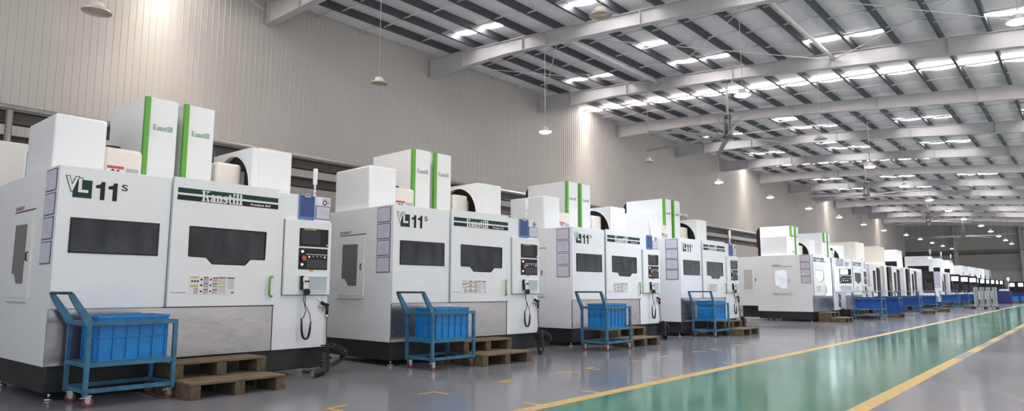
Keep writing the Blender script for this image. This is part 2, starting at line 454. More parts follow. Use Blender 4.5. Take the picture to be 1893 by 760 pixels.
place_lamp(BX[3], .62, 6.1, True, 'lit high bay lamp at the top corner beside a short skylight')

def make_fan():
    t = thing('ceiling_fan')
    mb = MB(); mb.tube([(0,0,.6),(0,0,1.90)], .045, 'fanmetal', 8); mb.box(-.11,-.14,1.84,.11,.14,1.90,'fandark'); mb.build('rod', t)
    mb = MB(); mb.cyl((0,0,-.06),2,.10,.18,'fandark'); mb.cyl((0,0,.04),2,.60,.12,'fandark')
    for k in range(6):
        a = 2*PI*k/6; mb.box(.15*math.cos(a)-.012,.15*math.sin(a)-.012,.04,.15*math.cos(a)+.012,.15*math.sin(a)+.012,.72,'fanmetal')
    mb.cyl((0,0,.70),2,.03,.18,'fanmetal'); mb.build('motor', t)
    for k in range(6):
        mb = MB(); n = 9; sec = []
        for i in range(n):
            r = .16 + 2.85*i/(n-1); w = .085 - .02*i/(n-1); dz = -.09*(i/(n-1))**2
            sec.append([(r,-w,dz-.016),(r,0,dz+.012),(r,w,dz+.03),(r,w*.9,dz+.022),(r,0,dz-.002),(r,-w*.9,dz-.024)])
        v = [p for s in sec for p in s]; q = []
        for i in range(n-1):
            for j in range(6): q.append((6*i+j, 6*i+(j+1)%6, 6*i+6+(j+1)%6, 6*i+6+j))
        q += [tuple(range(5,-1,-1)), tuple(range(6*n-6, 6*n))]
        mb.raw(v, q, 'fanmetal'); o = mb.build('blade', t); o.rotation_euler[2] = PI*k/3
    return t
fan0 = make_fan()
for i, (x, a) in enumerate(((21.02, 30), (3.02, 25.6), (39.02, 12), (57.02, 8), (75.02, 20))):
    f = fan0 if i == 0 else copy_tree(fan0)
    f.location = (x, 9.45 if i == 1 else 8.65, roof_z(8.65)-depth_of(8.65)-1.90); f.rotation_euler[2] = math.radians(a)
    tag(f, ['large six bladed ceiling fan hanging over the aisle, complete and biggest in view', 'ceiling fan of which only one dark blade tip shows at the top edge',
            'second large ceiling fan along the aisle, above the white machines', 'third ceiling fan along the aisle, small in the distance', 'fourth ceiling fan, in front of the dim end wall', 'last ceiling fan, barely seen in the far distance'][i],
        'ceiling fan', 'big ceiling fans above the aisle')

# ------------------------------------------------------------------ overhead rails behind the machines
def rail(name, z, label):
    mb = MB()
    mb.box(-5, 12.93, z-.2, 90, 12.97, z, 'rail'); mb.box(-5, 12.85, z-.015, 90, 13.05, z, 'rail'); mb.box(-5, 12.85, z-.2, 90, 13.05, z-.185, 'rail')
    return tag(mb.build(name), label, 'rail')
rail('overhead_rail', 4.03, 'upper dark steel rail behind the machines along the ribbed wall')
rail('overhead_rail', 3.63, 'lower dark steel rail behind the machines along the ribbed wall')
mb = MB(); mb.tube([(-5,12.8,4.07),(90,12.8,4.07)], .045, 'railpipe'); tag(mb.build('overhead_pipe'), 'pale pipe running on top of the upper dark rail', 'pipe')
for i, x in enumerate((2.7, 7.4, 12.1, 16.8, 21.5, 26.1, 30.7, 35.4, 40.0, 44.7, 49.4)):
    mb = MB(); mb.tube([(x,12.8,0),(x,12.8,4.02)], .05, 'railpipe', 10); mb.box(x-.1,12.7,0,x+.1,12.9,.02,'railpipe')
    tag(mb.build('rail_post'), 'grey steel post carrying the dark rails behind the machines', 'post', 'posts under the dark rails')
# cross conveyor reaching from the fourth machine to the rails
mb = MB(); mb.box(20.0, 9.9, 3.42, 20.4, 12.65, 3.60, 'railpipe'); mb.box(19.96, 9.9, 3.60, 20.02, 12.65, 3.68, 'white'); mb.box(20.38, 9.9, 3.60, 20.44, 12.65, 3.68, 'white')
mb.box(20.1,10.0,0,20.25,10.15,3.42,'railpipe'); mb.box(20.1,12.3,0,20.25,12.45,3.42,'railpipe')
tag(mb.build('transfer_conveyor'), 'pale conveyor beam on a post behind the fourth white machine', 'conveyor')
# cabinet behind the first machine
t = thing('electrical_cabinet', 'white cabinet with a dark opening behind the first machine', 'cabinet', (2.45, 12.05, 0))
mb = MB(); mb.box(0,0,0,1.4,.6,3.38,'offwhite',.01); mb.build('body', t)
mb = MB(); mb.box(.35,-.012,2.6,.62,.0,3.26,'black'); mb.box(.31,-.02,2.56,.35,0,3.3,'white'); mb.box(.62,-.02,2.56,.66,0,3.3,'white'); mb.build('opening', t)

# ------------------------------------------------------------------ the white VL machining centre
W = 3.52
def make_machine():
    t = thing('machining_centre')
    # shell with a real work space behind the door
    mb = MB()
    mb.box(0, .02, .374, 1.20, 2.13, 2.57, 'white')
    mb.box(0, 2.13, .58, 1.20, 2.90, 2.55, 'white')
    mb.box(1.20, 1.45, .374, 2.66, 2.13, 2.55, 'white'); mb.box(1.20, 2.13, .58, 2.66, 2.90, 2.55, 'white')
    mb.box(1.20, .02, .374, 2.66, 1.45, .97, 'white'); mb.box(1.20, .02, 2.47, 2.66, 1.45, 2.55, 'white')
    mb.box(2.66, .02, .374, W, 2.13, 2.545, 'white'); mb.box(2.66, 2.13, .58, W, 2.90, 2.545, 'white')
    mb.box(0.0, -.018, .985, 1.205, .02, 2.57, 'white', .006)
    mb.box(2.65, -.02, .374, W, .02, 2.56, 'white', .006)
    mb.box(2.643, -.012, .38, 2.650, .021, 2.55, 'seam')
    mb.build('enclosure', t)
    mb = MB(); mb.box(.03, .04, .085, W-.03, 2.11, .374, 'dark', .012); mb.box(.1, 2.11, .12, W-.1, 2.8, .58, 'dark'); mb.build('plinth', t)
    for x in (.12, 1.2, 2.3, W-.12):
        for y in (.14, 1.95):
            mb = MB(); mb.cyl((x, y, 0), 2, .022, .05, 'chrome', 14); mb.cyl((x, y, .02), 2, .07, .016, 'chrome', 8); mb.build('foot', t)
    mb = MB(); mb.box(.005, -.006, .376, 2.645, .019, .972, 'steel'); mb.box(.005, -.012, .955, 2.645, -.004, .975, 'steel'); mb.build('splash_panel', t)
    # window of the fixed panel
    mb = MB(); mb.box(.135, -.026, 1.60, 1.085, -.0185, 1.995, 'black'); mb.box(.150, -.030, 1.615, 1.07, -.026, 1.98, 'glass'); mb.build('viewing_window', t)
    # model lettering
    mb = MB(); mb.box(.135, -.021, 2.22, .325, -.0185, 2.425, 'decal_green'); mb.build('model_emblem', t)
    mb = MB()
    for dy, off, m in ((-.0225, .05, 'decal_black'), (-.0245, .012, 'decal_white')):
        e = off*.04/.05 if m == 'decal_black' else 0
        put_text(mb, 'V', .065-e*.25, 2.285-e*.2, .185+e*.25, 2.452+e*.2, dy, m, .02+off)
        put_text(mb, 'L', .185-e*.25, 2.280-e*.2, .288+e*.25, 2.440+e*.2, dy - .0003, m, .02+off)
    for u in (.362, .492): mb.raw([(u+a, -.021, 2.215+b) for a, b in ((.048,0),(.096,0),(.096,.21),(.058,.21),(.045,.178),(.0,.165),(.0,.133),(.048,.133))], [tuple(range(8))], 'decal_black')
    put_text(mb, 'S', .632, 2.345, .700, 2.42, -.021, 'decal_black', .01)
    mb.build('model_lettering', t)
    # sliding door
    d0, d1 = 1.215, 2.640
    door = None
    mb = MB()
    win = [(1.435,1.985),(2.475,1.975),(2.47,1.60),(2.262,1.60),(2.185,1.520),(1.742,1.524),(1.662,1.605),(1.438,1.612)]
    # door leaf as an outline around the window
    mb.box(d0, -.055, .99, win[0][0], -.022, 2.59, 'white'); mb.box(win[1][0], -.055, .99, d1, -.022, 2.59, 'white')
    mb.box(win[0][0], -.055, 1.985, win[1][0], -.022, 2.59, 'white'); mb.box(win[0][0], -.055, .99, win[1][0], -.022, 1.520, 'white')
    mb.prism([(1.435,1.520),(1.742,1.520),(1.662,1.605),(1.435,1.612)], 1, -.055, -.022, 'white')
    mb.prism([(2.475,1.520),(2.185,1.520),(2.262,1.60),(2.475,1.60)], 1, -.055, -.022, 'white')
    mb.prism([(1.435,1.985),(2.475,1.985),(2.475,1.975)], 1, -.055, -.022, 'white')
    mb.box(d0-.010, -.046, .99, d0, -.024, 2.585, 'niche'); mb.box(d0, -.048, .978, d1, -.026, .99, 'seam')
    mb.box(1.24,-.0565,1.158,1.44,-.055,1.164,'seam')
    mb.box(d1-.05,-.058,.974,d1-.02,-.05,.992,'black')
    door = mb.build('door', t)
    mb = MB(); mb.prism(win, 1, -.046, -.040, 'glass')
    fr = 0.014
    cx, cz = 1.95, 1.75
    n = len(win)
    for i in range(n):
        a, b = win[i], win[(i+1) % n]
        mb.tube([(a[0], -.048, a[1]), (b[0], -.048, b[1])], .010, 'black', 4, flat=True)
    mb.build('door_window', door)
    mb = MB(); mb.box(1.262,-.058,2.400,2.632,-.0552,2.462,'decal_green'); mb.box(1.260,-.058,2.308,2.634,-.0552,2.372,'decal_black'); mb.build('brand_stripe', door)
    mb = MB(); put_slab(mb, 'Kanstill', 1.56, 2.315, 2.11, 2.452, -.0595, 'decal_white'); put_text(mb, 'Product 8.0', 2.225, 2.325, 2.515, 2.352, -.0595, 'decal_white', .035); mb.build('brand_lettering', door)
    mb = MB(); mb.tube([(2.60,-.058,1.375),(2.555,-.10,1.375),(2.525,-.115,1.35),(2.52,-.115,1.25),(2.525,-.115,1.135),(2.555,-.10,1.11),(2.60,-.058,1.11)], .015, 'handle', 8); mb.build('handle', door)
    mb = MB(); X0, X1, Z0, Z1 = 1.465, 2.06, 1.138, 1.362
    mb.box(X0,-.0585,Z0,X1,-.0552,Z1,'decal_white')
    def bar(a, b, c, d, m, y=-.0592): mb.raw([(X0+a*(X1-X0),y,Z1-d*(Z1-Z0)),(X0+b*(X1-X0),y,Z1-d*(Z1-Z0)),(X0+b*(X1-X0),y,Z1-c*(Z1-Z0)),(X0+a*(X1-X0),y,Z1-c*(Z1-Z0))], [(0,1,2,3)], m)
    bar(.02,.19,.0,.10,'lblyellow'); bar(.02,.19,.47,.60,'lblyellow'); bar(.62,.79,.52,.62,'lblyellow')
    for c in (.02, .34, .68):
        bar(.30,.41,c,c+.08,'red'); bar(.50,.61,c+.02,c+.10,'red'); bar(.30,.41,c+.10,c+.28,'lblgrey'); bar(.50,.61,c+.12,c+.28,'lblgrey')
        bar(.235,.275,c+.10,c+.20,'decal_black'); bar(.44,.475,c+.10,c+.2,'decal_black')
    bar(.62,.79,.02,.10,'red'); bar(.82,.99,.04,.10,'decal_black'); bar(.10,.19,.64,.97,'lblgrey')
    for k in range(3): bar(.04+.06*k,.08+.06*k,.22,.32,'decal_black')
    for k in range(7): bar(.62,.79,.14+.05*k,.165+.05*k,'lblgrey'); bar(.83,.98,.14+.085*k,.18+.085*k,'lblgrey')
    for k in range(5): bar(.62,.79,.66+.06*k,.69+.06*k,'lblgrey')
    bar(.92,.945,.86,.95,'decal_black'); bar(.955,.98,.86,.95,'decal_black')
    mb.build('warning_label', door)
    # interior and spindle seen when the door stands open
    mb = MB(); mb.box(1.3, .9, .97, 2.5, 1.3, 1.15, 'steeldk'); mb.cyl((1.9, 1.1, 1.75), 2, .7, .16, 'steeldk'); mb.cyl((1.9,1.1,1.55),2,.2,.08,'chrome'); mb.build('work_table', t)
    # side hatch (left side, facing -x)
    mb = MB(); mb.box(-.012, .77, 1.10, 0, 1.50, 2.12, 'white', .003)
    mb.box(-.0135,.765,1.095,-.0,.772,2.125,'offwhite'); mb.box(-.0135,1.498,1.095,0,1.505,2.125,'offwhite'); mb.box(-.016,.77,1.04,0,1.53,1.055,'lblgrey'); mb.box(-.014,.73,2.128,0,1.50,2.138,'seam')
    hatch = mb.build('hatch', t)
    mb = MB(); mb.prism([(1.40,1.975),(.95,1.965),(.96,1.265),(1.20,1.265),(1.31,1.385),(1.41,1.385)], 0, -.018, -.012, 'sideglass'); mb.build('hatch_window', hatch)
    mb = MB(); mb.tube([(-.012,.835,1.63),(-.032,.835,1.625),(-.032,.835,1.535),(-.012,.835,1.53)], .009, 'black', 6); mb.build('hatch_handle', hatch)
    mb = MB(); put_text_side(mb, 'RFMBT', 1.51, 2.155, 1.17, 2.20, -.004, 'letterred', .03); mb.build('side_lettering', t)
    mb = MB(); mb.box(-.006, 2.22, 1.12, 0, 2.76, 2.14, 'white'); mb.box(-.010,2.33,1.24,-.005,2.66,2.02,'lblgrey')
    for k in range(26): mb.box(-.013,2.34,1.26+.029*k,-.010,2.65,1.272+.029*k,'offwhite')
    mb.box(-.02,2.18,1.55,0,2.20,1.68,'black'); mb.build('air_vent', t)
    # four document sleeves
    for k in range(4):
        zt = 2.545 - .272*k; zb = zt - .255
        mb = MB(); mb.box(-.006, .055, zb, 0, .415, zt, 'purple'); mb.box(-.009, .072, zb+.014, -.006, .398, zt-.014, 'paper')
        if k in (1, 2):
            for j in range(5): mb.box(-.0094,.12+.03*(j%2),zt-.07-.03*j,-.009,.34-.02*j,zt-.065-.03*j,'print_')
        mb.build('document_sleeve', t)
    # control column
    mb = MB(); mb.box(2.765, -.065, 1.125, W, -.021, 2.19, 'white', .006); mb.box(2.757,-.024,1.118,2.765,-.018,2.195,'seam'); mb.box(2.765,-.0265,1.117,W,-.018,1.124,'seam')
    cp_ = mb.build('control_panel', t)
    mb = MB(); mb.box(2.985,-.070,1.815,3.465,-.065,2.075,'black'); mb.box(3.02,-.0725,1.85,3.33,-.070,2.045,'screen'); mb.box(3.05,-.0728,2.052,3.26,-.070,2.066,'amber'); mb.cyl((3.445,-.069,1.845),1,-.006,.009,'keyw',10); mb.build('screen', cp_)
    mb = MB(); mb.box(2.982,-.070,1.485,3.46,-.065,1.79,'black'); mb.box(3.10,-.0725,1.70,3.45,-.070,1.708,'decal_white')
    for k in range(5): mb.cyl((3.15+.065*k,-.07,1.665),1,-.012,.011,'keyw' if k in (0,4) else 'key',10); mb.box(3.14+.065*k,-.073,1.676,3.16+.065*k,-.07,1.684,'decal_white')
    for r in range(4):
        for k in range(9): mb.box(3.12+.036*k,-.0735,1.515+.03*r,3.144+.036*k,-.07,1.535+.03*r,'key')
    mb.cyl((3.035,-.07,1.74),1,-.015,.020,'keyw',14); mb.cyl((3.035,-.07,1.555),1,-.015,.018,'keyw',14); mb.box(3.16,-.074,1.462,3.23,-.066,1.484,'amber')
    mb.build('keypad', cp_)
    mb = MB(); mb.cyl((3.045,-.068,1.645),1,-.03,.022,'black',14); mb.cyl((3.045,-.098,1.645),1,-.022,.036,'estop',18); mb.build('emergency_button', cp_)
    mb = MB(); mb.box(3.0,-.068,1.18,3.455,-.0645,1.385,'niche')
    mb.box(2.99,-.085,1.170,3.465,-.065,1.182,'white'); mb.box(2.99,-.075,1.383,3.465,-.065,1.392,'white'); mb.box(2.988,-.075,1.17,2.998,-.065,1.39,'white'); mb.box(3.457,-.075,1.17,3.467,-.065,1.39,'white'); mb.build('pocket', cp_)
    # notice plates above the panel
    mb = MB(); mb.box(3.262,-.026,2.225,3.512,-.020,2.43,'purple'); mb.box(3.274,-.029,2.237,3.500,-.026,2.418,'paper'); mb.box(3.30,-.0293,2.30,3.47,-.029,2.306,'print_'); mb.box(3.30,-.0293,2.34,3.45,-.029,2.346,'print_'); mb.build('notice_sleeve', t)
    mb = MB(); mb.box(3.27,-.023,2.435,3.515,-.020,2.555,'decal_white')
    mb.tube([(3.415+.032*math.cos(2*PI*k/16),-.0245,2.482+.032*math.sin(2*PI*k/16)) for k in range(17)], .010, 'purple', 6)
    for k in range(3): mb.box(3.46,-.0245,2.465+.02*k,3.505,-.023,2.476+.02*k,'print_')
    mb.box(3.38,-.0245,2.53,3.51,-.023,2.54,'print_'); mb.build('round_emblem', t)
    # signal lamp
    mb = MB(); mb.tube([(3.29,.06,2.55),(3.29,.06,2.76)], .016, 'chrome', 10); mb.tube([(3.29,.06,2.74),(3.29,.06,2.76),(3.29,.06,2.97),(3.29,.06,2.985)], [.02,.032,.036,.03], 'lampwhite', 12); mb.build('signal_lamp', t)
    # handwheel pendant with coiled cable
    mb = MB(); mb.box(3.035,-.135,1.20,3.125,-.082,1.375,'offwhite',.012); mb.box(3.02,-.115,1.30,3.06,-.075,1.395,'black',.008); mb.box(3.02,-.13,1.20,3.045,-.08,1.31,'black',.006)
    mb.cyl((3.085,-.135,1.165),1,-.03,.048,'black',18); mb.cyl((3.065,-.135,1.315),1,-.012,.015,'black',12); mb.cyl((3.108,-.135,1.315),1,-.012,.015,'black',12)
    hw = mb.build('handwheel', t)
    mb = MB(); mb.tube([(3.07,-.11,1.20),(3.055,-.12,1.05),(3.10,-.12,.90),(3.06,-.12,.80)], .007, 'rubber', 6)
    loop = []
    for k in range(121):
        s = k/120; a = PI*s
        bx = 3.115 - .072*math.cos(a)*(1 if s > .5 else 1.0); bz = .80 - .29*math.sin(a)**.7 + (.0 if s < .5 else -.10*(s-.5)*1.2)
        loop.append((bx + .012*math.cos(k*2.1), -.11 + .012*math.sin(k*2.1), bz))
    mb.tube(loop, .011, 'rubber', 6); mb.tube([loop[-1],(3.17,-.11,.85),(3.10,-.09,1.0),(3.12,-.07,1.18)], .006, 'rubber', 6); mb.build('coiled_cable', hw)
    # air gun hung on the column
    mb = MB(); mb.tube([(3.30,-.06,1.075),(3.37,-.055,1.03),(3.41,-.05,1.01)], .007, 'chrome', 6); mb.tube([(3.40,-.05,1.015),(3.46,-.05,.985),(3.52,-.05,.975)], .022, 'black', 8)
    mb.tube([(3.50,-.05,.98),(3.50,-.05,.83)], .02, 'black', 8); mb.tube([(3.36,-.045,.955),(3.47,-.045,.95)], .018, 'zinc', 8); mb.tube([(3.44,-.05,.95),(3.42,-.06,.88)], .009, 'red', 6); mb.cyl((3.50,-.05,.80),2,.035,.024,'chrome',10)
    gun = mb.build('air_gun', t)
    mb = MB(); mb.tube([(3.50,-.05,.80),(3.49,-.06,.6),(3.50,-.08,.40),(3.42,-.14,.30)], .008, 'rubber', 6)
    p = []
    for k in range(150):
        s = k/149; a = k*.66
        p.append((3.40+.06*math.cos(a)-.03*s, -.18-.06*math.sin(a)-.05*s, .42-.38*s))
    mb.tube(p, .010, 'rubber', 5)
    p = []
    for k in range(120):
        s = k/119; a = k*.66; base = Vector((3.36-.30*s, -.24-.22*s, .075))
        p.append((base.x+.03*math.cos(a), base.y+.05*math.cos(a), base.z-.012+.05*math.sin(a)))
    mb.tube(p, .010, 'rubber', 5)
    p = []
    for k in range(150):
        s = k/149; a = k*.66; b = PI*.5*s
        base = Vector((3.52+.30*math.sin(b*1.9)*.9+.05*s, -.12+.12*s, .40-.32*s))
        p.append((base.x+.045*math.cos(a), base.y+.055*math.sin(a), base.z+.03*math.cos(a)))
    mb.tube(p, .010, 'rubber', 5); mb.build('air_hose', gun)
    # top: square magazine cover, motor, twin column covers, round magazine
    mb = MB(); mb.box(.17, .92, 2.56, .75, 2.0, 3.36, 'white', .035, 3); mb.build('magazine_cover', t)
    mb = MB(); mb.box(.745, 1.0, 2.56, 1.235, 1.75, 3.05, 'cream', .06, 4); mb.cyl((.93,1.25,3.045),2,.05,.10,'black',18)
    mb.box(.80,.992,2.71,1.0,1.0,2.775,'decal_white'); mb.box(.80,.988,2.765,1.0,.995,2.80,'red'); mb.box(1.03,.992,2.70,1.18,1.0,2.785,'lblgrey')
    put_text(mb, 'A4', .83, 2.715, .95, 2.755, .985, 'decal_black', .03); mb.build('motor_cover', t)
    for k, x in enumerate((1.27, 1.80)):
        mb = MB(); mb.box(x, 1.13, 2.56, x+.435, 2.40, 3.85, 'white', .008); cc = mb.build('column_cover', t)
        mb = MB(); mb.box(x-.006, 1.108, 2.56, x+.058, 1.18, 3.853, 'green_trim', .004); mb.build('green_trim', cc)
        mb = MB(); put_slab(mb, 'Kanstill', x+.11, 3.40, x+.375, 3.475, 1.1285, 'lettergreen'); mb.build('brand_lettering', cc)
    mb = MB(); mb.prism([(2.40,3.0),(2.40,3.86)]+[(2.40+.20*math.sin(a), 3.60+.26*math.cos(a)) for a in [PI/2*k/8 for k in range(1,9)]]+[(2.60,3.0)], 0, 1.40, 1.70, 'black'); mb.box(1.45,2.42,2.55,1.65,2.58,3.0,'black'); mb.build('cable_chain', t)
    mb = MB(); mb.box(1.3,1.5,2.55,2.2,2.3,3.2,'offwhite'); mb.build('machine_column', t)
    mb = MB(); mb.box(2.80,.83,2.55,3.37,2.05,3.335,'white',.03,3)
    ring = [(.83,2.55),(.83,3.335),(2.05,3.335),(2.05,2.55)]
    arc = [(1.44+.57*math.cos(a), 2.70+.57*math.sin(a)) for a in [PI*(-.08)+ (PI*1.16)*k/24 for k in range(25)]][::-1]
    mb.prism([(.835,2.55),(.835,3.31),(.86,3.33),(2.05,3.33),(2.05,2.55),(1.99,2.55)] + arc[::-1] + [(.89,2.55)], 0, 2.70, 2.803, 'white')
    mb.prism([(1.99,2.555)]+arc[::-1]+[(.89,2.555)], 0, 2.783, 2.796, 'black')
    mb.tube([(2.695, a, b) for a, b in arc], .018, 'white', 6); hs = mb.build('magazine_housing', t)
    mb = MB(); mb.box(2.30, 1.12, 2.56, 2.70, 1.80, 3.09, 'cream', .05, 4); mb.box(2.66,1.2,2.6,2.79,1.7,3.0,'beige'); mb.tube([(2.62,1.7,3.1),(2.66,1.75,3.16),(2.7,1.7,3.12)], .03, 'zinc', 6); mb.build('magazine_drum', hs)
    # pipework at the back
    mb = MB()
    for z in (3.3, 3.4): mb.tube([(1.9,2.6,z),(2.9,2.6,z),(3.1,2.6,z-.15),(3.1,2.6,2.5)], .035, 'zinc', 8)
    mb.box(2.4,2.5,3.18,2.46,2.7,3.62,'rail'); mb.box(2.9,2.5,3.2,2.95,2.7,3.56,'rail'); mb.tube([(2.0,2.6,3.45),(2.93,2.6,3.60)], .02, 'rail', 6); mb.tube([(2.0,2.55,3.3),(2.6,2.55,3.32),(2.8,2.55,3.1)], .05, 'rubber', 8)
    mb.build('pipework', t)
    return t
vl = make_machine()

def set_label(o, label, cat, group=None): return tag(o, label, cat, group)
MPOS = [(2.304, 8.555, .010), (6.920, 8.446, -.044), (11.892, 8.480, -.044), (16.307, 8.145, -.020), (27.2, 8.10, 0), (31.75, 8.10, 0)]
machines = [vl] + [copy_tree(vl) for _ in MPOS[1:]]
mlabels = ['white machining centre at the near end of the row, the largest in view',
           'second white machining centre along the row, between the first one and the third',
           'third white machining centre along the row, between the second one and the fourth',
           'fourth white machining centre, last before the open gap in the row',
           'white machining centre beyond the gap, its door slid open and lit inside',
           'white machining centre just behind the open lit one, half hidden by a swung control panel']
for o, (x, y, a), l in zip(machines, MPOS, mlabels):
    o.location = (x, y, 0); o.rotation_euler[2] = a
    tag(o, l, 'machine', 'white machining centres with green column trims')

# fifth machine: door slid aside, work light on, control panel swung towards the aisle
m5 = machines[4]
child(m5, 'door').location.x = -1.18
mb = MB(); mb.box(1.35, .06, 2.40, 2.55, .16, 2.46, 'worklight'); mb.box(1.215,.3,1.2,1.235,.45,2.3,'worklight'); mb.build('work_light', m5)
def swing(o, ang):
    """turn the control panel of a machine about the edge of its column"""
    c = child(o, 'control_panel'); px, py = 2.765, -.03
    c.location = (px - (px*math.cos(ang) - py*math.sin(ang)), py - (px*math.sin(ang) + py*math.cos(ang)), 0); c.rotation_euler[2] = ang
    return c
c5 = swing(m5, math.radians(-52))
mb = MB(); mb.box(3.02,-.0745,1.85,3.33,-.0727,2.045,'screenlit')
for k in range(3): mb.cyl((3.12+.09*k,-.0745,1.60),1,-.004,.016,'screenlit',10)
mb.build('lit_display', c5)
def lit_glass(o):
    o.data = o.data.copy()
    for i, m in enumerate(o.data.materials):
        if m in (M['glass'], M['sideglass']): o.data.materials[i] = M['litglass']
lit_glass(child(child(m5, 'hatch'), 'hatch_window')); lit_glass(child(child(m5, 'door'), 'door_window'))

# ------------------------------------------------------------------ blue document clipboards
def make_clip():
    t = thing('document_clipboard')
    mb = MB(); mb.box(0,-.022,0,.262,0,.355,'bluelt',.006); mb.box(.02,-.026,.045,.242,-.022,.345,'blue'); mb.build('board', t)
    mb = MB(); mb.tube([(.08,-.02,.34),(.09,-.035,.365),(.17,-.035,.365),(.18,-.02,.34)], .010, 'zinc', 6); mb.box(.08,-.034,.325,.18,-.022,.345,'zinc'); mb.build('clip', t)
    return t
clip0 = make_clip()
mname = ['first', 'second', 'third', 'fourth', 'fifth', 'sixth']
for i, (x, y, a) in enumerate(MPOS[:4]):
    c = clip0 if i == 0 else copy_tree(clip0)
    lx, ly = 2.975, -.0215
    c.location = (x+lx*math.cos(a)-ly*math.sin(a), y+lx*math.sin(a)+ly*math.cos(a), 2.205); c.rotation_euler[2] = a
    tag(c, f'blue clipboard hanging above the control panel of the {mname[i]} white machine', 'clipboard', 'blue clipboards on the machines')

# ------------------------------------------------------------------ pallets
def make_pallet(L=1.15, Wd=.47, Hh=.18):
    t = thing('wooden_pallet')
    n = 4
    for k in range(n):
        y0 = Wd*k/n + .006; y1 = Wd*(k+1)/n - .006
        mb = MB(); mb.box(0, y0, Hh-.028, L, y1, Hh+random.uniform(-.002,.002), 'wood', .003); mb.build('deck_board', t)
    for k in range(3):
        x = [0, L/2-.06, L-.12][k]
        mb = MB(); mb.box(x, .01, 0, x+.12, Wd-.01, Hh-.03, 'wood2', .004); mb.build('bearer', t)
    return t
pal0 = make_pallet(); pal_used = [0]
def pallet(x, y, z, a, label):
    p = copy_tree(pal0) if pal_used[0] else pal0; pal_used[0] = 1
    p.location = (x, y, z); p.rotation_euler[2] = a
    tag(p, label, 'pallet', 'wooden pallets used as steps')
PP = [(1.095, 1.08), (1.02, 1.03), (.64, .85), (1.29, 1.3), (.1, .15), (.1, .15)]
for i, (mx, my, a) in enumerate(MPOS):
    lx, ux = PP[i]; n = mname[i]
    def wpt(X, Y): return (mx+X*math.cos(a)-Y*math.sin(a), my+X*math.sin(a)+Y*math.cos(a))
    p = wpt(lx, -1.06); pallet(p[0], p[1], 0, a, f'front wooden pallet forming the low step at the {n} white machine')
    p = wpt(ux+.02, -.56); pallet(p[0], p[1], 0, a, f'lower pallet of the back stack at the {n} white machine')
    p = wpt(ux+.04, -.56); pallet(p[0], p[1], .183, a, f'upper pallet of the back stack, high step at the {n} white machine')

# ------------------------------------------------------------------ carts and crates
def make_cart(L=.86, Wd=.6, along='x', grip='carthandle'):
    """frame along +x, handle at the x=0 end (or along y on the wide carts)"""
    t = thing('tool_cart')
    b = .022
    mb = MB()
    for x in (0, L):
        for y in (0, Wd): mb.box(x-b, y-b, .12, x+b, y+b, .87, 'cart', .003)
    for z in (.165, .425, .845):
        for y in (0, Wd): mb.box(b, y-b*.9, z-b, L-b, y+b*.9, z+b, 'cart')
        for x in (0, L): mb.box(x-b*.9, b, z-b, x+b*.9, Wd-b, z+b, 'cart')
    mb.build('frame', t)
    mb = MB(); mb.box(-b+.03, -b+.03, .44, L+b-.03, Wd+b-.03, .449, 'cart'); mb.build('shelf', t)
    for y in (0, Wd):
        mb = MB()
        mb.prism([(-b, .80),(b, .80),(b,.88),(-.175,1.165),(-.215,1.150),(-.19,1.09)], 1, y-.02, y+.02, 'cart'); mb.build('handle_arm', t)
    mb = MB(); mb.tube([(-.197,-.02,1.16),(-.197,Wd+.02,1.16)], .016, grip, 8); mb.build('handle_bar', t)
    for x in (.03, L-.03):
        for y in (.03, Wd-.03):
            mb = MB(); mb.tube([(x+.015,y-.012,.05),(x+.015,y+.012,.05)], .05, 'wheel', 16); mb.tube([(x+.015,y-.016,.05),(x+.015,y+.016,.05)], .02, 'zinc', 10)
            mb.box(x-.02,y-.028,.05,x+.03,y-.018,.115,'zinc'); mb.box(x-.02,y+.018,.05,x+.03,y+.028,.115,'zinc'); mb.box(x-.035,y-.035,.112,x+.04,y+.035,.122,'zinc')
            if y < .1: mb.box(x-.07,y-.045,.098,x-.005,y-.02,.108,'zinc')
            mb.build('castor', t)
    return t
def make_crate(L, Wd, Hh, m):
    mb = MB(); th = .006; n = 5
    ins = .012                                              # slight draft
    def wall(a, b, o):                                      # a,b: xy ends, o: inward unit
        v = []
        for z, k in ((0, ins), (Hh, 0)):
            for p in (a, b): v.append((p[0]+o[0]*k, p[1]+o[1]*k, z))
            for p in (b, a): v.append((p[0]+o[0]*(k+th), p[1]+o[1]*(k+th), z))
        mb.raw(v, [(0,1,5,4),(1,2,6,5),(2,3,7,6),(3,0,4,7),(4,5,6,7),(3,2,1,0)], m)
    wall((0,0),(L,0),(0,1)); wall((L,0),(L,Wd),(-1,0)); wall((L,Wd),(0,Wd),(0,-1)); wall((0,Wd),(0,0),(1,0))
    mb.box(ins, ins, 0, L-ins, Wd-ins, .008, m)
    for z0, z1, e in ((Hh-.022, Hh+.003, .014), (Hh-.10, Hh-.088, .010), (Hh*.52, Hh*.52+.012, .010), (.0, .016, -.006)):
        mb.box(-e, -e, z0, L+e, 0.004, z1, m); mb.box(-e, Wd-.004, z0, L+e, Wd+e, z1, m); mb.box(-e, 0, z0, .004, Wd, z1, m); mb.box(L-.004, 0, z0, L+e, Wd, z1, m)
    for k in range(n+1):
        x = .02 + (L-.04)*k/n; mb.box(x-.006,-.010,.02,x+.006,.006,Hh-.02,m); mb.box(x-.006,Wd-.006,.02,x+.006,Wd+.010,Hh-.02,m)
    for k in range(4):
        y = .02 + (Wd-.04)*k/3; mb.box(-.010,y-.006,.02,.006,y+.006,Hh-.02,m); mb.box(L-.006,y-.006,.02,L+.010,y+.006,Hh-.02,m)
    bmesh.ops.recalc_face_normals(mb.bm, faces=mb.bm.faces[:])
    return mb.build('plastic_crate')
cartA = make_cart(); crateA = make_crate(.70, .47, .47, 'crate')
